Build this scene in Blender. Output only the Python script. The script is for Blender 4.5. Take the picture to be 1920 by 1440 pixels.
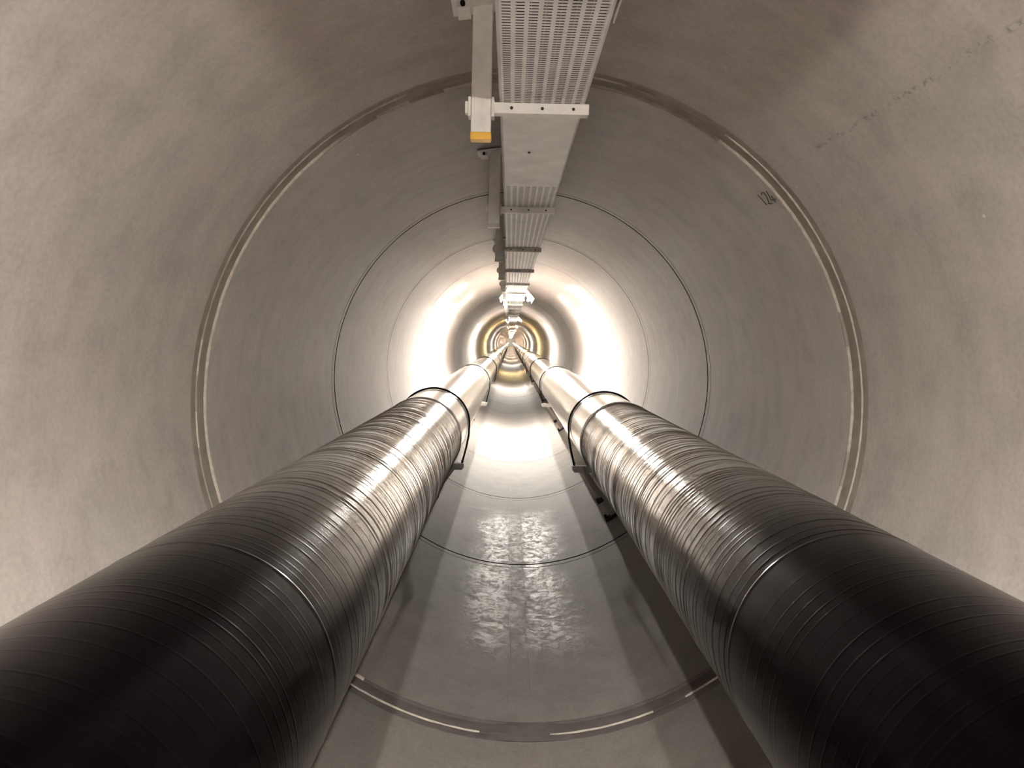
import bpy, bmesh, math, random
from mathutils import Matrix, Vector
from math import pi, sin, cos, radians as rad

for o in list(bpy.data.objects):
    bpy.data.objects.remove(o)
scn = bpy.context.scene
COL = scn.collection
random.seed(7)

# ------------------------------------------------------------------ camera
# tunnel axis = world Y through the origin, bore radius 1.5 m, camera looks along +Y
cd = bpy.data.cameras.new('camera')
cam = bpy.data.objects.new('camera', cd)
COL.objects.link(cam)
cd.sensor_width = 36.0
cd.lens = 1400.0 / 1920.0 * 36.0
cd.clip_end = 600
cam.matrix_world = Matrix((
    (0.99974, -0.02251, -0.00329, -0.0925),
    (-0.00200, 0.05743, -0.99835, 0.0),
    (0.02266, 0.99810, 0.05737, 0.3171),
    (0, 0, 0, 1)))
scn.camera = cam

# ------------------------------------------------------------------ world, exposure
w = bpy.data.worlds.new('world')
scn.world = w
w.use_nodes = True
w.node_tree.nodes['Background'].inputs[0].default_value = (0, 0, 0, 1)
w.node_tree.nodes['Background'].inputs[1].default_value = 0
scn.view_settings.view_transform = 'Standard'
scn.view_settings.look = 'None'
scn.view_settings.gamma = 1
scn.view_settings.use_curve_mapping = False
scn.view_settings.exposure = 3.35
scn.cycles.use_denoising = True
scn.cycles.max_bounces = 14
scn.cycles.diffuse_bounces = 8
scn.cycles.glossy_bounces = 6
scn.cycles.caustics_reflective = True
scn.cycles.sample_clamp_indirect = 6.0
scn.cycles.blur_glossy = 0.6

COOL = (1.0, 0.955, 0.87)
WARM = (1.0, 0.76, 0.38)
PEACH = (1.0, 0.80, 0.60)
# lamp stations: y start of the tubes, colour, strength
STATIONS = [(-1.03, COOL, 92.0), (12.97, COOL, 265.0), (26.97, COOL, 150.0), (40.97, WARM, 120.0)]
STATIONS += [(54.97 + 14 * k, COOL if k < 1 else PEACH, 130.0) for k in range(13)]
STATIONS += [(236.97, COOL, 60.0)]  # last pair, added so that the end wall is lit

R = 1.5
Y0, Y1 = -9.0, 240.0


# ------------------------------------------------------------------ node helpers
def new_mat(name):
    m = bpy.data.materials.new(name)
    m.use_nodes = True
    nt = m.node_tree
    return m, nt, nt.nodes['Principled BSDF']


def N(nt, kind, **kw):
    n = nt.nodes.new(kind)
    for k, v in kw.items():
        setattr(n, k, v)
    return n


def L(nt, a, b):
    nt.links.new(a, b)


def math_n(nt, op, a, b=None, c=None):
    n = N(nt, 'ShaderNodeMath', operation=op)
    for i, v in enumerate((a, b, c)):
        if v is None:
            continue
        if isinstance(v, (int, float)):
            n.inputs[i].default_value = v
        else:
            L(nt, v, n.inputs[i])
    return n.outputs[0]


def ramp(nt, fac, stops):
    r = N(nt, 'ShaderNodeValToRGB')
    e = r.color_ramp.elements
    while len(e) < len(stops):
        e.new(0.5)
    for i, (p, c) in enumerate(stops):
        e[i].position = p
        if isinstance(c, (int, float)):
            c = (c, c, c)
        e[i].color = (*c, 1)
    L(nt, fac, r.inputs[0])
    return r.outputs[0]


def maprange(nt, v, a, b, c, d, smooth=True):
    n = N(nt, 'ShaderNodeMapRange', interpolation_type='SMOOTHSTEP' if smooth else 'LINEAR')
    L(nt, v, n.inputs[0])
    for i, x in enumerate((a, b, c, d)):
        n.inputs[i + 1].default_value = x
    return n.outputs[0]


def noise(nt, vec, scale, detail=4, rough=0.55, dist=0.0):
    n = N(nt, 'ShaderNodeTexNoise')
    n.inputs['Scale'].default_value = scale
    n.inputs['Detail'].default_value = detail
    n.inputs['Roughness'].default_value = rough
    n.inputs['Distortion'].default_value = dist
    L(nt, vec, n.inputs['Vector'])
    return n.outputs['Fac']


def mixc(nt, fac, a, b, mode='MIX'):
    n = N(nt, 'ShaderNodeMix', data_type='RGBA', blend_type=mode)
    for idx, v in ((0, fac), (6, a), (7, b)):
        if isinstance(v, (int, float)):
            n.inputs[idx].default_value = v
        elif isinstance(v, tuple):
            n.inputs[idx].default_value = (*v, 1)
        else:
            L(nt, v, n.inputs[idx])
    return n.outputs[2]


def combine(nt, x, y, z):
    n = N(nt, 'ShaderNodeCombineXYZ')
    for i, v in enumerate((x, y, z)):
        if isinstance(v, (int, float)):
            n.inputs[i].default_value = v
        else:
            L(nt, v, n.inputs[i])
    return n.outputs[0]


def bump(nt, height, strength, dist, prev=None):
    b = N(nt, 'ShaderNodeBump')
    b.inputs['Strength'].default_value = strength
    b.inputs['Distance'].default_value = dist
    L(nt, height, b.inputs['Height'])
    if prev is not None:
        L(nt, prev, b.inputs['Normal'])
    return b.outputs[0]


# ------------------------------------------------------------------ materials
def concrete(name, floor=False, tint=1.0):
    m, nt, p = new_mat(name)
    tc = N(nt, 'ShaderNodeTexCoord')
    V = tc.outputs['Object']
    s = N(nt, 'ShaderNodeSeparateXYZ')
    L(nt, V, s.inputs[0])
    x, y, z = s.outputs
    big = noise(nt, V, 1.1, 3)
    mid = noise(nt, V, 4.5, 6, 0.62, 0.4)
    fine = noise(nt, V, 60, 5, 0.7)
    c1 = ramp(nt, big, [(0.3, (0.405, 0.37, 0.33)), (0.52, (0.43, 0.378, 0.352)), (0.72, (0.42, 0.392, 0.345))])
    c2 = ramp(nt, mid, [(0.28, 0.82), (0.5, 0.99), (0.72, 1.09)])
    c = mixc(nt, 1.0, c1, c2, 'MULTIPLY')
    c3 = ramp(nt, fine, [(0.3, 0.87), (0.6, 1.05)])
    c = mixc(nt, 1.0, c, c3, 'MULTIPLY')
    # small dark pits and smudges
    sp = noise(nt, V, 9.0, 8, 0.75)
    spf = maprange(nt, sp, 0.69, 0.78, 0.0, 0.4)
    c = mixc(nt, spf, c, (0.17, 0.145, 0.125))
    # white calcium specks
    vor = N(nt, 'ShaderNodeTexVoronoi')
    vor.inputs['Scale'].default_value = 3.0
    L(nt, V, vor.inputs['Vector'])
    wf = maprange(nt, vor.outputs['Distance'], 0.016, 0.026, 0.7, 0.0)
    c = mixc(nt, wf, c, (0.75, 0.71, 0.64))
    if not floor:
        # broken mould-seam stain running along the bore at 45 degrees, upper right
        th = math_n(nt, 'ARCTAN2', z, x)
        wob = noise(nt, combine(nt, math_n(nt, 'MULTIPLY', y, 3.0), 0.0, 0.0), 1.0, 4)
        d = math_n(nt, 'SUBTRACT', th, math_n(nt, 'ADD', rad(44.6), math_n(nt, 'MULTIPLY', wob, 0.03)))
        d = math_n(nt, 'ABSOLUTE', d)
        band = maprange(nt, d, 0.002, 0.009, 1.0, 0.0)
        pat = noise(nt, V, 30.0, 5, 0.7, 0.8)
        pat = maprange(nt, pat, 0.50, 0.60, 0.0, 1.0)
        yr = math_n(nt, 'MULTIPLY', maprange(nt, y, 1.2, 1.6, 0, 1), maprange(nt, y, 2.9, 3.2, 1, 0))
        f = math_n(nt, 'MULTIPLY', math_n(nt, 'MULTIPLY', band, pat), yr)
        c = mixc(nt, math_n(nt, 'MULTIPLY', f, 0.6), c, (0.12, 0.10, 0.09))
        # faint drips
        st = noise(nt, combine(nt, math_n(nt, 'MULTIPLY', th, 2.0), math_n(nt, 'MULTIPLY', y, 9.0), 0.0), 1.0, 3)
        c = mixc(nt, 1.0, c, ramp(nt, st, [(0.3, 0.93), (0.7, 1.04)]), 'MULTIPLY')
    L(nt, mixc(nt, 1.0, c, (tint, tint, tint), 'MULTIPLY'), p.inputs['Base Color'])
    h = bump(nt, mid, 0.10, 0.02)
    h = bump(nt, fine, 0.12, 0.003, h)
    if floor:
        # worn, damp and polished strip along the invert, flaky in places
        ax = math_n(nt, 'ABSOLUTE', x)
        edge = noise(nt, V, 2.2, 4, 0.6)
        strip = maprange(nt, math_n(nt, 'ADD', ax, math_n(nt, 'MULTIPLY', math_n(nt, 'SUBTRACT', edge, 0.5), 0.5)), 0.20, 0.46, 1.0, 0.0)
        flk = noise(nt, combine(nt, math_n(nt, 'MULTIPLY', x, 17.0), math_n(nt, 'MULTIPLY', y, 15.0), 0.0), 1.0, 8, 0.7, 1.4)
        flm = maprange(nt, flk, 0.44, 0.56, 0.0, 1.0)
        yr = math_n(nt, 'MULTIPLY', maprange(nt, y, 3.9, 4.6, 0, 1), maprange(nt, y, 7.2, 8.2, 1, 0))
        wet = math_n(nt, 'MULTIPLY', math_n(nt, 'MULTIPLY', strip, flm), yr)
        mids = maprange(nt, math_n(nt, 'ABSOLUTE', math_n(nt, 'SUBTRACT', x, -0.01)), 0.03, 0.12, 0.6, 1.0)
        wet = math_n(nt, 'MULTIPLY', wet, mids)
        # two seams of the middle strip
        s1 = maprange(nt, math_n(nt, 'ABSOLUTE', math_n(nt, 'SUBTRACT', x, -0.058)), 0.002, 0.006, 1.0, 0.0)
        s2 = maprange(nt, math_n(nt, 'ABSOLUTE', math_n(nt, 'SUBTRACT', x, 0.055)), 0.002, 0.006, 1.0, 0.0)
        seam = math_n(nt, 'MULTIPLY', math_n(nt, 'MAXIMUM', s1, s2), 0.6)
        rgh = math_n(nt, 'SUBTRACT', 0.68, math_n(nt, 'MULTIPLY', wet, 0.30))
        rgh = math_n(nt, 'MAXIMUM', 0.16, math_n(nt, 'SUBTRACT', rgh, math_n(nt, 'MULTIPLY', seam, 0.08)))
        L(nt, rgh, p.inputs['Roughness'])
        p.inputs['Specular IOR Level'].default_value = 0.17
        h = bump(nt, flk, 0.6, 0.007, h)
        h = bump(nt, seam, 0.6, 0.004, h)
    else:
        L(nt, ramp(nt, mid, [(0.3, 0.54), (0.7, 0.66)]), p.inputs['Roughness'])
        p.inputs['Specular IOR Level'].default_value = 0.45
    L(nt, h, p.inputs['Normal'])
    return m


M_CONC = concrete('concrete_lining')
M_FLOOR = concrete('concrete_invert', floor=True, tint=0.40)


def flat(name, col, rough=0.6, metal=0.0, spec=0.5, nz=0.0, nscale=20.0):
    m, nt, p = new_mat(name)
    p.inputs['Base Color'].default_value = (*col, 1)
    p.inputs['Roughness'].default_value = rough
    p.inputs['Metallic'].default_value = metal
    p.inputs['Specular IOR Level'].default_value = spec
    tc = N(nt, 'ShaderNodeTexCoord')
    n1 = noise(nt, tc.outputs['Object'], nscale, 4)
    k = ramp(nt, n1, [(0.3, 1 - nz), (0.7, 1 + nz * 0.4)])
    L(nt, mixc(nt, 1.0, col, k, 'MULTIPLY'), p.inputs['Base Color'])
    return m


M_GASKET = flat('rubber_joint_gasket', (0.012, 0.010, 0.009), 0.9, spec=0.1, nz=0.3)
M_MORTAR = flat('joint_mortar', (0.34, 0.30, 0.26), 0.85, spec=0.2, nz=0.2, nscale=12)
M_MORTAR_F = flat('dark_joint_mortar', (0.11, 0.095, 0.09), 0.85, spec=0.2, nz=0.25, nscale=9)  # darker mortar for the floor part of the nearest joint
M_LIP = flat('pale_mortar_edge', (0.50, 0.445, 0.385), 0.8, nz=0.25, nscale=30)
M_GALV = flat('galvanised_steel', (0.88, 0.85, 0.81), 0.5, 0.05, nz=0.12, nscale=16)
M_GALV_DULL = flat('dull_galvanised_steel', (0.74, 0.71, 0.67), 0.55, 0.1, nz=0.2, nscale=12)
M_TRAY = flat('galvanised_tray_sheet', (0.82, 0.795, 0.785), 0.5, 0.1, nz=0.14, nscale=7)
M_SEAL = flat('brown_joint_seal', (0.05, 0.034, 0.028), 0.6)
M_YELLOW = flat('yellow_plastic_cap', (0.85, 0.46, 0.04), 0.4, nz=0.1)
M_WHITE = flat('pale_plastic_cap', (0.62, 0.58, 0.52), 0.45)
M_BLACK = flat('black_coated_steel', (0.012, 0.011, 0.010), 0.85, 0.0, spec=0.08)
M_HOLE = flat('dark_bolt_hole', (0.03, 0.028, 0.026), 0.8)
M_CABLE = flat('black_cable_sheath', (0.02, 0.02, 0.02), 0.5)
M_GREEN = flat('green_cable_sheath', (0.10, 0.22, 0.07), 0.5)
M_BEAM = flat('grey_painted_steel', (0.30, 0.275, 0.265), 0.5, 0.2, nz=0.15)
M_BEAM_PALE = flat('lit_beam_steel', (0.60, 0.58, 0.54), 0.5, 0.2, nz=0.1)  # second support's beam steel, its bright lighting painted into the colour
M_LAMPBODY = flat('white_enamelled_reflector', (0.72, 0.71, 0.68), 0.35)
M_INK = flat('black_marker_ink', (0.05, 0.045, 0.042), 0.8)
M_DARKCAP = flat('end_wall_concrete', (0.3, 0.27, 0.23), 0.8, nz=0.2, nscale=2)


def jacket(name, lo, hi, ridged):
    """bare metal pipe cladding; below lo..hi metres the base colour fades to near black"""
    m, nt, p = new_mat(name)
    tc = N(nt, 'ShaderNodeTexCoord')
    V = tc.outputs['Object']
    s = N(nt, 'ShaderNodeSeparateXYZ')
    L(nt, V, s.inputs[0])
    x, y, z = s.outputs
    th = math_n(nt, 'ARCTAN2', z, x)
    pv = combine(nt, math_n(nt, 'MULTIPLY', x, 2.2), math_n(nt, 'MULTIPLY', y, 26.0), math_n(nt, 'MULTIPLY', z, 2.2))
    rings = noise(nt, pv, 1.0, 3, 0.6)
    pl = combine(nt, math_n(nt, 'MULTIPLY', x, 9.0), math_n(nt, 'MULTIPLY', y, 1.4), math_n(nt, 'MULTIPLY', z, 9.0))
    dents = noise(nt, pl, 1.0, 3, 0.5)
    spots = noise(nt, V, 14, 6, 0.7)
    base = ramp(nt, spots, [(0.25, (0.60, 0.585, 0.555)), (0.5, (0.75, 0.73, 0.70)), (0.8, (0.80, 0.79, 0.77))])
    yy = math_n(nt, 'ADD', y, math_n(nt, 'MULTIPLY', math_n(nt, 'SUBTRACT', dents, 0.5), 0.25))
    dark = maprange(nt, yy, lo, hi, 1.0, 0.0)  # blends the cladding colour to near black towards low y
    # pale scratches on the black part
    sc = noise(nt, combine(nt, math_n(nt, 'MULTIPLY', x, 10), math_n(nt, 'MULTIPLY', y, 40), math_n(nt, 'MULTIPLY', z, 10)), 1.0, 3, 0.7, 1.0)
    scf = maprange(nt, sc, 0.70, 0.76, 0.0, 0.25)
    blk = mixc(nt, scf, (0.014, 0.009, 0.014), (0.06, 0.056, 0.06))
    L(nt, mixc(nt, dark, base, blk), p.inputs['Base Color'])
    p.inputs['Metallic'].default_value = 1.0
    r0 = ramp(nt, spots, [(0.3, 0.16), (0.7, 0.24)])
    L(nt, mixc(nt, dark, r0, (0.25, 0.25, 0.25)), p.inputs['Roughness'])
    p.inputs['Specular IOR Level'].default_value = 0.10
    h = bump(nt, rings, 0.7 if ridged else 0.05, 0.003)
    if ridged:
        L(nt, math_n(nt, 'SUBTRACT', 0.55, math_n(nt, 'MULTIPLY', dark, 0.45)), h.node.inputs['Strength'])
    h = bump(nt, dents, 0.05 if ridged else 0.16, 0.012, h)
    L(nt, h, p.inputs['Normal'])
    return m


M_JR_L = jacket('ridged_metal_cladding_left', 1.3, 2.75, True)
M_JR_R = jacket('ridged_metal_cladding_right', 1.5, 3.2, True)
M_JS = jacket('smooth_metal_cladding', -60, -50, False)


def emit(name, col, s):
    m = bpy.data.materials.new(name)
    m.use_nodes = True
    nt = m.node_tree
    nt.nodes.clear()
    e = nt.nodes.new('ShaderNodeEmission')
    e.inputs[0].default_value = (*col, 1)
    e.inputs[1].default_value = s
    o = nt.nodes.new('ShaderNodeOutputMaterial')
    nt.links.new(e.outputs[0], o.inputs[0])
    return m


# ------------------------------------------------------------------ object helpers
def link(name, me, parent=None):
    o = bpy.data.objects.new(name, me)
    COL.objects.link(o)
    if parent is not None:
        o.parent = parent
    return o


def empty(name, loc=(0, 0, 0), label=None, cat=None, group=None):
    o = bpy.data.objects.new(name, None)
    o.empty_display_size = 0.1
    COL.objects.link(o)
    o.location = loc
    tag(o, label, cat, group)
    return o


def tag(o, label=None, cat=None, group=None, kind=None):
    for k, v in (('label', label), ('category', cat), ('group', group), ('kind', kind)):
        if v:
            o[k] = v
    return o


def bm_mesh(name, bm, mats, smooth=False):
    me = bpy.data.meshes.new(name)
    bm.normal_update()
    bm.to_mesh(me)
    bm.free()
    for m in (mats if isinstance(mats, (list, tuple)) else [mats]):
        me.materials.append(m)
    if smooth:
        for p in me.polygons:
            p.use_smooth = True
    return me


def add_box(bm, c, s, rot=None, bevel=0.0, mi=0):
    g = bmesh.ops.create_cube(bm, size=1.0)
    vs = g['verts']
    bmesh.ops.scale(bm, vec=s, verts=vs)
    fs = set(f for v in vs for f in v.link_faces)
    if bevel > 0:
        es = list(set(e for v in vs for e in v.link_edges))
        r = bmesh.ops.bevel(bm, geom=es, offset=bevel, segments=2, affect='EDGES', profile=0.5)
        vs = list(set(v for f in r['faces'] for v in f.verts) | set(v for v in vs if v.is_valid))
        fs = set(f for v in vs for f in v.link_faces)
    for f in fs:
        f.material_index = mi
    if rot is not None:
        bmesh.ops.rotate(bm, cent=(0, 0, 0), matrix=rot, verts=vs)
    bmesh.ops.translate(bm, vec=c, verts=vs)
    return vs


def add_tube(bm, pts, r, seg=10, cap=True):
    rings = []
    n = len(pts)
    P = [Vector(p) for p in pts]
    for i in range(n):
        d = (P[min(i + 1, n - 1)] - P[max(i - 1, 0)]).normalized()
        ref = Vector((0, 1, 0)) if abs(d.y) < 0.9 else Vector((0, 0, 1))
        a = d.cross(ref).normalized()
        b = d.cross(a)
        rings.append([bm.verts.new(P[i] + r * (cos(2 * pi * k / seg) * a + sin(2 * pi * k / seg) * b)) for k in range(seg)])
    for i in range(n - 1):
        for k in range(seg):
            bm.faces.new((rings[i][k], rings[i][(k + 1) % seg], rings[i + 1][(k + 1) % seg], rings[i + 1][k]))
    if cap:
        bm.faces.new(rings[0][::-1])
        bm.faces.new(rings[-1])


def cyl_y(bm, c, r, depth, seg=16, axis='Y'):
    m = {'Y': Matrix.Rotation(pi / 2, 4, 'X'), 'Z': Matrix.Identity(4), 'X': Matrix.Rotation(pi / 2, 4, 'Y')}[axis]
    bmesh.ops.create_cone(bm, cap_ends=True, segments=seg, radius1=r, radius2=r, depth=depth,
                          matrix=Matrix.Translation(c) @ m)


# ------------------------------------------------------------------ tunnel lining
# profile along Y: (y, outward offset, material of the strip that FOLLOWS): 0 concrete 1 gasket 2 mortar 3 pale lip
PROF = [(Y0, 0, 0)]


def j_thin(y, d=0.016, wdt=0.02, pre=0.10, pd=0.0045):
    if pre:
        PROF.extend([(y - pre, 0, 1), (y - pre + 0.001, pd, 1), (y - pre + 0.008, pd, 1), (y - pre + 0.009, 0, 0)])
    PROF.extend([(y - wdt, 0, 1), (y - wdt + 0.001, d, 1), (y, d, 1), (y + 0.0008, 0, 0)])


j_thin(-6.7)
j_thin(-4.15)
j_thin(-1.6)
j_thin(0.93)
PROF.extend([(3.292, 0, 1), (3.2935, 0.004, 1), (3.298, 0.004, 2), (3.352, 0.0050, 3), (3.3545, -0.0010, 3), (3.358, -0.0010, 2),
             (3.360, 0.007, 2), (3.457, 0.011, 3), (3.4605, 0.0, 3), (3.468, -0.0008, 0), (3.475, 0, 0)])
j_thin(6.003, 0.019, 0.026, 0.105, 0.0055)
j_thin(8.575, 0.026, 0.02, 0.13, 0.007)
j_thin(11.14, 0.006, 0.012, 0.12, 0.003)
for yj in (18.73, 21.26, 24.0):
    j_thin(yj, 0.018 if yj > 20 else 0.012, 0.02, 0)
yj = 26.5
while yj < 110:
    j_thin(yj, 0.018, 0.02, 0)
    yj += 2.54
PROF.append((Y1, 0, 0))

NT = 288


def depth_factor(th, y):
    if 3.2 < y < 3.5:
        x = cos(th) * R
        if sin(th) < 0:
            d = abs(x - 0.03)
            f = min(1, max(0, (d - 0.07) / 0.13))
            f = f * f * (3 - 2 * f)
            return 0.12 + 0.88 * f
    return 1.0


def jit(k, i):
    rr = random.Random(k * 911 + i * 37)
    return rr.uniform(-1, 1)


def lip_on(y, a, k):
    """the pale broken mortar edge only survives on parts of the nearest joint"""
    a = a % 360
    g = random.Random(k // 5 + (5000 if y < 3.4 else 0)).random()
    if y < 3.4:            # edge nearer the viewer
        if 300 < a or a < 60:
            return g < 0.93
        if 60 <= a < 125:
            return g < 0.5
        if a > 232:
            return g < 0.95 and not 262 < a < 275
        return g < 0.25
    if a > 130 and a < 240:
        return True
    if 232 < a < 308:
        return False
    if a > 300 or a < 45:
        return g < 0.9
    return g < 0.45


def sector(name, a0, a1, m0):
    k0, k1 = round(a0 / 360 * NT), round(a1 / 360 * NT)
    verts, faces, mi, norms = [], [], [], []
    nk = k1 - k0 + 1
    for i, (y, off, mm) in enumerate(PROF):
        rough = 3.2 < y < 3.5
        for k in range(k0, k1 + 1):
            th = 2 * pi * k / NT
            o = off * depth_factor(th, y)
            yy = y
            if rough:
                kk = k % NT
                o += 0.0009 * jit(kk, i)
                yy += 0.0012 * jit(kk, i + 50)
            elif 5.8 < y < 6.01:
                yy += 0.0012 * jit(k % NT, 99)
            r = R + o
            verts.append((r * cos(th), yy, r * sin(th)))
    for i in range(len(PROF) - 1):
        for k in range(nk - 1):
            a = i * nk + k
            faces.append((a, a + nk, a + nk + 1, a + 1))
            m_i = PROF[i][2]
            if m_i == 3 and not lip_on(PROF[i][0], 360.0 * (k0 + k + 0.5) / NT, k0 + k):
                m_i = 2
            mi.append(m_i)
    me = bpy.data.meshes.new(name)
    me.from_pydata(verts, [], faces)
    for m in (m0, M_GASKET, M_MORTAR_F if name == 'floor' else M_MORTAR, M_LIP):
        me.materials.append(m)
    # outer skin is not needed; orient faces inward and give the bore exact radial normals
    fl = []
    for p in me.polygons:
        p.material_index = mi[p.index]
        p.use_smooth = True
        n = p.normal
        c = p.center
        if n.x * c.x + n.z * c.z > 0.05:
            fl.append(p.index)
    if fl:
        me.flip_normals()
    ln = [None] * len(me.loops)
    for p in me.polygons:
        long_face = mi[p.index] == 0
        for li in p.loop_indices:
            v = me.vertices[me.loops[li].vertex_index].co
            if long_face:
                q = Vector((-v.x, 0, -v.z)).normalized()
            else:
                q = p.normal.copy()
            ln[li] = q
    me.normals_split_custom_set(ln)
    o = link(name, me)
    tag(o, kind='structure')
    return o


sector('wall_right', -52.5, 52.5, M_CONC)
sector('ceiling', 52.5, 127.5, M_CONC)
sector('wall_left', 127.5, 232.5, M_CONC)
sector('floor', 232.5, 307.5, M_FLOOR)
for nm, y in (('wall_back', Y1 - 0.01), ('wall_front', Y0 + 0.01)):
    bm = bmesh.new()
    bmesh.ops.create_cone(bm, cap_ends=True, segments=64, radius1=R + 0.05, radius2=R + 0.05, depth=0.2,
                          matrix=Matrix.Translation((0, y + (0.1 if y > 0 else -0.1), 0)) @ Matrix.Rotation(pi / 2, 4, 'X'))
    tag(link(nm, bm_mesh(nm, bm, M_DARKCAP)), kind='structure')

# handwritten number on the lining: strokes given as (angle deg, y) on the bore
STROKES = [[(44.1, 3.623), (42.84, 3.619), (41.6, 3.6175)],
           [(43.77, 3.588), (44.0, 3.572), (44.05, 3.557), (43.74, 3.545), (42.9, 3.554), (42.3, 3.568), (41.68, 3.586)],
           [(41.68, 3.586), (41.5, 3.57), (41.4, 3.556)],
           [(43.9, 3.512), (43.1, 3.522), (42.3, 3.532), (42.0, 3.536)],
           [(42.0, 3.536), (41.9, 3.512), (41.8, 3.486)],
           [(42.7, 3.505), (42.0, 3.508), (41.35, 3.512)]]
bm = bmesh.new()
for st in STROKES:
    P = []
    for i in range(len(st) - 1):
        for t in range(4):
            u = t / 4
            P.append((st[i][0] * (1 - u) + st[i + 1][0] * u, st[i][1] * (1 - u) + st[i + 1][1] * u))
    P.append(st[-1])
    pts = [((R - 0.0015) * cos(rad(a)), y, (R - 0.0015) * sin(rad(a))) for a, y in P]
    add_tube(bm, pts, 0.0023, 6)
o = link('wall_marking', bm_mesh('wall_marking', bm, M_INK))
tag(o, 'black handwritten number 124 on the concrete beside the nearest ring joint', 'wall marking')

# ------------------------------------------------------------------ pipes
PX, PZ, PR = 0.7566, -0.4292, 0.306
SEGP = 112


def lathe(name, prof, mat, parent, sharp=0.5):
    verts, faces = [], []
    for (y, r) in prof:
        for k in range(SEGP):
            t = 2 * pi * k / SEGP
            verts.append((r * cos(t), y, r * sin(t)))
    n = SEGP
    for i in range(len(prof) - 1):
        for k in range(n):
            a, b = i * n + k, i * n + (k + 1) % n
            faces.append((a, a + n, b + n, b))
    faces.append(tuple(range(n)))
    faces.append(tuple((len(prof) - 1) * n + k for k in range(n))[::-1])
    me = bpy.data.meshes.new(name)
    me.from_pydata(verts, [], faces)
    bm = bmesh.new()
    bm.from_mesh(me)
    bmesh.ops.recalc_face_normals(bm, faces=bm.faces)
    bm.to_mesh(me)
    bm.free()
    me.materials.append(mat)
    ln = [None] * len(me.loops)
    for p in me.polygons:
        p.use_smooth = True
        fn = p.normal.copy()
        ax = fn.y
        for li in p.loop_indices:
            v = me.vertices[me.loops[li].vertex_index].co
            if len(p.vertices) > 4:
                q = fn
            else:
                q = Vector((v.x, 0, v.z)).normalized() * math.sqrt(max(0.0, 1 - ax * ax))
                q.y = ax
            ln[li] = q
    me.normals_split_custom_set(ln)
    o = link(name, me, parent)
    return o


def pipe(side, lab, mat, seams):
    root = empty('insulated_pipe', (side * PX, 0, PZ), lab, 'pipe')
    rnd = random.Random(3 + side)
    # ridged sheets up to the end sleeve at 5.58, smooth beyond
    for a, b in zip(seams[:-1], seams[1:]):
        prof = [(a, PR - 0.004), (a, PR), (a + 0.012, PR + 0.0012), (a + 0.02, PR)]
        y = a + 0.05
        while y < b - 0.04:
            g = rnd.uniform(0.5, 1.5) * (1.0 if y > 2.2 else (0.6 if y > 1.7 else 0.15))
            prof += [(y - 0.005, PR), (y - 0.0015, PR + 0.0016 * g), (y + 0.001, PR + 0.0014 * g), (y + 0.004, PR)]
            y += rnd.choice((0.030, 0.036, 0.045, 0.062))
        prof += [(b, PR), (b, PR - 0.004)]
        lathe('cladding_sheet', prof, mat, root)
    a = seams[-1]
    ends = [12.85, 19.55, 26.2, 32.8, 39.4, 52.6, 65.8, 92.2, 130, 180, 238.5]
    for b in ends:
        prof = [(a, PR - 0.006), (a, PR - 0.0005), (a + (b - a) * .5, PR - 0.0005), (b, PR - 0.0005), (b, PR - 0.006)]
        lathe('cladding_sheet', prof, M_JS, root)
        a = b
    # raised rolled joint bands
    for yb in [seams[-1]] + [12.85, 19.55, 26.2, 32.8, 39.4]:
        g = 1.0 if yb < 10 else 1.4
        prof = [(yb - 0.045, PR - 0.003), (yb - 0.043, PR + 0.003 * g), (yb - 0.032, PR + 0.005 * g), (yb - 0.02, PR + 0.001),
                (yb, PR + 0.001), (yb + 0.012, PR + 0.005 * g), (yb + 0.022, PR + 0.003 * g), (yb + 0.024, PR - 0.003)]
        jb = lathe('joint_band', prof, M_JS, root)
        for dy in (-0.05, 0.03):
            prof = [(yb + dy - 0.005 * g, PR - 0.003), (yb + dy - 0.005 * g, PR + 0.0045), (yb + dy + 0.005 * g, PR + 0.0045), (yb + dy + 0.005 * g, PR - 0.003)]
            lathe('seal_ring', prof, M_SEAL, jb)
    return root


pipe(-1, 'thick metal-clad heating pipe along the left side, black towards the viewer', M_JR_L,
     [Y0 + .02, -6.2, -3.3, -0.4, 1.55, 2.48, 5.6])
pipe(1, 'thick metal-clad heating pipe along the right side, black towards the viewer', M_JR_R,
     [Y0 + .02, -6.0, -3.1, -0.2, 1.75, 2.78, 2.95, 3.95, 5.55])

# ------------------------------------------------------------------ pipe supports


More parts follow.
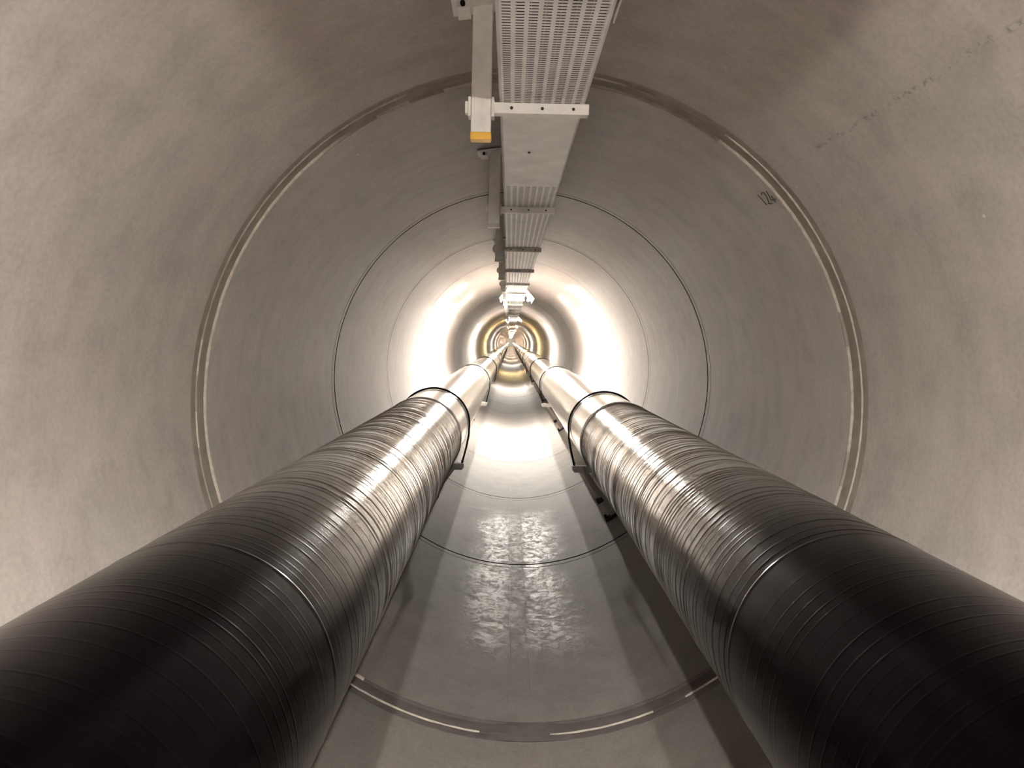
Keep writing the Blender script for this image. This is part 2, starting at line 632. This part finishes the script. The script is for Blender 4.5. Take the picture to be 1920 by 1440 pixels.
def support(side, y, pale):
    root = empty('pipe_support', (side * PX, y, PZ))
    s = -side          # +1 points inboard for the left pipe, so local x inboard = s
    # strap: black rod over the pipe, straight legs down to the beam
    pts = []
    rr = PR + 0.010
    for k in range(0, 41):
        t = rad(-8 + (196) * k / 40)
        pts.append((rr * cos(t), 0, rr * sin(t)))
    pts = [(rr * 0.985, 0, -0.10), (rr * 0.92, 0, -0.21), (rr * 0.80, 0, -0.36)][::-1] + pts + \
          [(-rr * 0.985, 0, -0.10), (-rr * 0.92, 0, -0.21), (-rr * 0.80, 0, -0.36)]
    bm = bmesh.new()
    add_tube(bm, pts, 0.009, 10)
    st = link('strap', bm_mesh('strap', bm, M_BLACK, True), root)
    for q in (1, -1):
        bm = bmesh.new()
        cyl_y(bm, (q * rr * 0.82, 0, -0.336), 0.011, 0.03, 10, 'Z')
        cyl_y(bm, (q * rr * 0.835, 0, -0.316), 0.008, 0.02, 8, 'Z')
        link('nut', bm_mesh('nut', bm, M_BLACK), st)
    # cross beam under the pipe with chamfered inboard end, outboard end on the wall
    zt, zb = -0.347, -0.405
    xi = 0.275
    xo = -0.505
    bm = bmesh.new()
    prof = [(xi, zt), (xi, zb + 0.022), (xi - 0.018, zb), (xo + 0.02, zb), (xo - 0.01, zt)]
    v0 = [bm.verts.new((s * a, -0.035, b)) for a, b in prof]
    v1 = [bm.verts.new((s * a, 0.035, b)) for a, b in prof]
    bm.faces.new(v0)
    bm.faces.new(v1[::-1])
    for i in range(len(prof)):
        j = (i + 1) % len(prof)
        bm.faces.new((v0[j], v0[i], v1[i], v1[j]))
    bmesh.ops.recalc_face_normals(bm, faces=bm.faces)
    link('beam', bm_mesh('beam', bm, M_BEAM_PALE if pale else M_BEAM), root)
    # saddle plates carrying the pipe
    bm = bmesh.new()
    for a in (-32, 32):
        t = rad(-90 + a)
        add_box(bm, ((PR + 0.006) * cos(t), 0, (PR + 0.006) * sin(t)), (0.012, 0.12, 0.09),
                Matrix.Rotation(-t, 3, 'Y'))
    add_box(bm, (0, 0, -PR - 0.024), (0.20, 0.05, 0.036))
    link('saddle', bm_mesh('saddle', bm, M_BEAM), root)
    # raking leg from beam to the invert
    p0, p1 = Vector((s * 0.17, 0, zb + 0.01)), Vector((s * -0.10, 0, -0.775))
    d = p1 - p0
    ang = math.atan2(d.x, d.z)
    bm = bmesh.new()
    add_box(bm, (p0 + p1) / 2, (0.05, 0.05, d.length), Matrix.Rotation(ang, 3, 'Y'))
    link('leg', bm_mesh('leg', bm, M_BEAM), root)
    # base plate lying on the curved wall
    wc = Vector((p1.x + side * PX, 0, p1.z + PZ))
    rad_dir = wc.normalized()
    base = rad_dir * (R - 0.012) - Vector((side * PX, 0, PZ))
    a2 = math.atan2(rad_dir.x, rad_dir.z)
    bm = bmesh.new()
    add_box(bm, base, (0.17, 0.13, 0.014), Matrix.Rotation(a2, 3, 'Y'), 0.002)
    pl = link('base_plate', bm_mesh('base_plate', bm, M_BLACK), root)
    tan = Vector((rad_dir.z, 0, -rad_dir.x))
    for q in (-0.065, 0.065):
        bm = bmesh.new()
        c = base + tan * q - rad_dir * 0.02
        bmesh.ops.create_cone(bm, cap_ends=True, segments=8, radius1=0.013, radius2=0.013, depth=0.045,
                              matrix=Matrix.Translation(c) @ Matrix.Rotation(a2, 4, 'Y'))
        link('bolt', bm_mesh('bolt', bm, M_BLACK), pl)
    # clamp on the leg
    mid = p0 * 0.32 + p1 * 0.68
    bm = bmesh.new()
    add_box(bm, mid + Vector((s * 0.035, 0, 0.0)), (0.06, 0.075, 0.045), Matrix.Rotation(ang, 3, 'Y'), 0.006)
    link('clamp', bm_mesh('clamp', bm, M_BLACK), root)
    return root


def copy_tree(o, parent=None):
    c = o.copy()
    COL.objects.link(c)
    c.parent = parent
    for ch in KIDS(o):
        copy_tree(ch, c)
    return c


def KIDS(o):
    return [c for c in list(bpy.data.objects) if c.parent == o and c.name in COL.objects]


ORD = ['first', 'second', 'third', 'fourth', 'fifth']
for side, sn in ((-1, 'left'), (1, 'right')):
    proto = support(side, 6.6, False)
    pale = support(side, 13.2, True)
    tag(proto, 'dark steel support with black strap round the %s pipe, nearest to the viewer' % sn, 'pipe support')
    tag(pale, 'pale-ended steel support under the %s pipe, second from the viewer' % sn, 'pipe support')
    for k in range(3, 13):
        c = copy_tree(proto)
        c.location.y = 6.6 * k
        if k < 4:
            tag(c, 'small black support under the %s pipe, third from the viewer' % sn, 'pipe support')
        else:
            tag(c, 'tiny distant support under the %s pipe deep in the tunnel' % sn, 'pipe support',
                'distant supports under the %s pipe' % sn)

# ------------------------------------------------------------------ cable tray
TZ = 1.145
TH = 0.075
CH = 0.012


def tray_section(name, ya, yb, slotted, label, rim=True):
    root = empty(name, (0, ya, TZ), label, 'cable tray')
    Lh = yb - ya
    bm = bmesh.new()
    # x stations: slots 23 mm long, 8 columns at 35 mm pitch
    xs = [-0.150, -0.138]
    sl = []
    for c in range(8):
        xc = -0.1225 + 0.035 * c
        sl.append((xc - 0.0115, xc + 0.0115))
    xs = [-0.150 + 0.010]
    for a, b in sl:
        xs += [a, b]
    xs.append(0.140)
    P = 0.017
    if slotted:
        nrow = int(Lh / P)
        ys = [0.0]
        for r in range(nrow):
            ys += [r * P + 0.006, r * P + 0.0115]
        ys.append(Lh)
        grid = [[bm.verts.new((x, y, 0)) for x in xs] for y in ys]
        for j in range(len(ys) - 1):
            hole_row = j % 2 == 1 and j < len(ys) - 2
            for i in range(len(xs) - 1):
                if hole_row and i % 2 == 1:
                    # pressed lip of the slot hangs slightly inwards
                    continue
                bm.faces.new((grid[j][i], grid[j][i + 1], grid[j + 1][i + 1], grid[j + 1][i]))
    else:
        add_box(bm, (0, Lh / 2, 0.0008), (xs[-1] - xs[0], Lh, 0.0016))
    base = link('base_sheet', bm_mesh('base_sheet', bm, M_TRAY), root)
    # side rails with chamfered lower corner and rolled top lip
    for q in (-1, 1):
        bm = bmesh.new()
        pr = [(0.140, 0.0), (0.150, 0.010), (0.150, TH), (0.142, TH), (0.142, TH - 0.008), (0.1485, TH - 0.008), (0.1485, 0.012), (0.139, 0.0015)]
        a = [bm.verts.new((q * x, 0, z)) for x, z in pr]
        b = [bm.verts.new((q * x, Lh, z)) for x, z in pr]
        bm.faces.new(a)
        bm.faces.new(b[::-1])
        for i in range(len(pr)):
            j = (i + 1) % len(pr)
            bm.faces.new((a[i], a[j], b[j], b[i]))
        bmesh.ops.recalc_face_normals(bm, faces=bm.faces)
        link('side_rail', bm_mesh('side_rail', bm, M_TRAY), root)
    return root


tray_section('cable_tray', -2.5, 2.70, True, 'slotted galvanised cable tray overhead, the section nearest to the viewer')
t2 = tray_section('cable_tray', 2.70, 4.05, False, 'plain unslotted cable tray section between the first and second posts')
bm = bmesh.new()
cyl_y(bm, (-0.03, 0.62, -0.003), 0.006, 0.006, 10, 'Z')
link('rivet', bm_mesh('rivet', bm, M_HOLE), t2)
tray_section('cable_tray', 4.05, 34.0, True, 'long slotted cable tray running from the second post to the lamps')
tray_section('cable_tray', 34.0, 238.0, False, 'farthest cable tray run, fading towards the vanishing point')
# splice plate on near right edge
bm = bmesh.new()
add_box(bm, (0.158, 1.55, TZ + 0.030), (0.004, 0.9, 0.05), None, 0.001)
o = link('splice_plate', bm_mesh('splice_plate', bm, M_TRAY))
tag(o, 'narrow metal splice plate along the right edge of the nearest tray', 'splice plate')

cab = None
for i in range(7):
    cx = -0.117 + 0.039 * i
    cr = 0.0185
    if cab is None:
        bm = bmesh.new()
        add_tube(bm, [(0, -2.4, 0), (0, 40, 0), (0, 236, 0)], cr, 10)
        cab = c = link('cable', bm_mesh('cable', bm, M_CABLE, True))
    else:
        c = cab.copy()
        COL.objects.link(c)
    c.location = (cx, 0, TZ + 0.003 + cr)
    tag(c, 'black power cable lying in the overhead tray, glimpsed through its slots', 'cable', 'cables in the overhead tray')

# ------------------------------------------------------------------ hanging posts with arms


def post(y, cap_mat, body):
    """origin at (x post centre, y, ceiling height)"""
    px = -0.2125
    root = empty('tray_bracket', (px, y, 0))
    zc = math.sqrt(R * R - px * px)
    zb = 1.035
    hw, hd = 0.0345, 0.022
    bm = bmesh.new()
    add_box(bm, (0, 0, (zb + zc - 0.012) / 2), (2 * hw, 2 * hd, zc - 0.012 - zb), None, 0.004)
    post_o = link('post', bm_mesh('post', bm, body), root)
    bm = bmesh.new()
    add_box(bm, (0, 0, zb - 0.008), (2 * hw + 0.004, 2 * hd + 0.004, 0.026), None, 0.003)
    link('end_cap', bm_mesh('end_cap', bm, cap_mat), root)
    # head plate following the ceiling, with front flange and bolt
    ang = math.atan2(px, zc)
    bm = bmesh.new()
    rot = Matrix.Rotation(ang, 3, 'Y')
    add_box(bm, (-0.012, -0.03, zc - 0.016), (0.19, 0.14, 0.008), rot, 0.001)
    add_box(bm, (-0.066, -0.03, zc - 0.036), (0.045, 0.10, 0.03), rot, 0.002)
    hp = link('head_plate', bm_mesh('head_plate', bm, body), root)
    bm = bmesh.new()
    cyl_y(bm, (-0.066, -0.085, zc - 0.040), 0.009, 0.014, 8, 'Y')
    link('bolt', bm_mesh('bolt', bm, M_BLACK), hp)
    # arm under the tray: shallow channel, front web faces the viewer
    az, ah = TZ - 0.0195, 0.036
    x0, x1 = hw + 0.004, 0.162 - px
    bm = bmesh.new()
    add_box(bm, ((x0 + x1) / 2, -0.014, az), (x1 - x0, 0.003, ah))
    add_box(bm, ((x0 + x1) / 2, 0.006, az + ah / 2 - 0.0015), (x1 - x0, 0.038, 0.003))
    add_box(bm, ((x0 + x1) / 2, 0.006, az - ah / 2 + 0.0015), (x1 - x0, 0.038, 0.003))
    add_box(bm, (x1 - 0.0015, 0.006, az), (0.003, 0.04, ah))
    arm = link('arm', bm_mesh('arm', bm, body), root)
    for hx in (-0.107, 0.0, 0.108):
        bm = bmesh.new()
        cyl_y(bm, (hx - px, -0.0158, az), 0.0055, 0.002, 12)
        link('bolt_hole', bm_mesh('bolt_hole', bm, M_HOLE), arm)
    # clamp ears left and right of the post
    for q in (-1, 1):
        bm = bmesh.new()
        add_box(bm, (q * (hw + 0.006), 0, az), (0.010, 0.05, 0.068), None, 0.003)
        if q < 0:
            add_box(bm, (-(hw + 0.016), 0, az), (0.012, 0.03, 0.042), None, 0.003)
        link('clamp_plate', bm_mesh('clamp_plate', bm, body), root)
    return root


p1 = post(2.66, M_YELLOW, M_GALV)
tag(p1, 'hanging tray bracket post with yellow end cap, nearest to the viewer', 'bracket')
p2 = post(4.67, M_WHITE, M_GALV_DULL)
tag(p2, 'galvanised hanging tray bracket post with pale end cap, second from the viewer', 'bracket')
for k in range(3, 60):
    c = copy_tree(p2)
    c.location.y = 4.67 + 2.0 * (k - 2)
    if k <= 5:
        tag(c, '%s hanging tray bracket post from the viewer, in front of the first lamps' %
            {3: 'dark third', 4: 'dark fourth', 5: 'pale-lit fifth'}[k], 'bracket')
    elif k == 6:
        tag(c, 'hanging tray bracket post amid the glare of the first lamps', 'bracket')
    else:
        tag(c, 'small hanging tray bracket beyond the first pair of lamps', 'bracket', 'distant tray brackets')

# ------------------------------------------------------------------ lamps
LL = 1.35
EM = {}


def lamp(side, y, col, st):
    root = empty('trough_lamp', (side * 0.172, y, 1.208))
    # sloping reflector sheet from the tray corner down and out, lip at the bottom
    a = Vector((0.0, 0, 0.0))
    b = Vector((side * 0.135, 0, -0.152))
    d = (b - a).normalized()
    n = Vector((-side * abs(d.z), 0, -abs(d.x)))       # facing in and down
    t = 0.004
    pr = [a, b, b + n * 0.03, b + n * 0.03 - d * t, b - d * t + n * t, a + d * t + n * t, a + d * t + n * 0.012, a + n * 0.012]
    bm = bmesh.new()
    v0 = [bm.verts.new((p.x, 0, p.z)) for p in pr]
    v1 = [bm.verts.new((p.x, LL, p.z)) for p in pr]
    bm.faces.new(v0)
    bm.faces.new(v1[::-1])
    for i in range(len(pr)):
        j = (i + 1) % len(pr)
        bm.faces.new((v0[i], v0[j], v1[j], v1[i]))
    bmesh.ops.recalc_face_normals(bm, faces=bm.faces)
    link('reflector', bm_mesh('reflector', bm, M_LAMPBODY), root)
    # tubular diffuser
    key = (col, st)
    if key not in EM:
        EM[key] = emit('lamp_light', col, st)
    c = a + d * 0.115 + n * 0.030
    bm = bmesh.new()
    add_tube(bm, [(c.x, 0.03, c.z), (c.x, LL - 0.03, c.z)], 0.019, 12)
    link('tube', bm_mesh('tube', bm, EM[key], True), root)
    for yy in (0.015, LL - 0.015):
        bm = bmesh.new()
        add_box(bm, (c.x, yy, c.z), (0.045, 0.028, 0.045), None, 0.006)
        link('lamp_holder', bm_mesh('lamp_holder', bm, M_LAMPBODY), root)
    for yy in (0.3, LL - 0.3):
        bm = bmesh.new()
        add_box(bm, (-side * 0.010, yy, -0.012), (0.022, 0.04, 0.03), None, 0.001)
        link('hanger', bm_mesh('hanger', bm, M_GALV), root)
    return root


for i, (y, col, st) in enumerate(STATIONS):
    for side, sn in ((-1, 'left'), (1, 'right')):
        c = lamp(side, y, col, st)
        if i == 0:
            tag(c, 'trough lamp on the %s rim of the cable tray, behind the viewer' % sn, 'lamp')
        elif i == 1:
            tag(c, 'glaring white trough lamp on the %s side of the cable tray, the nearest ahead' % sn, 'lamp')
        elif i == 2:
            tag(c, 'small bright trough lamp %s of the tray, second pair from the viewer' % sn, 'lamp')
        elif i == 3:
            tag(c, 'yellow-glowing trough lamp %s of the tray, third pair from the viewer' % sn, 'lamp')
        else:
            tag(c, 'tiny glowing lamp %s of the tray far down the tunnel' % sn, 'lamp', 'distant lamps on the %s side' % sn)
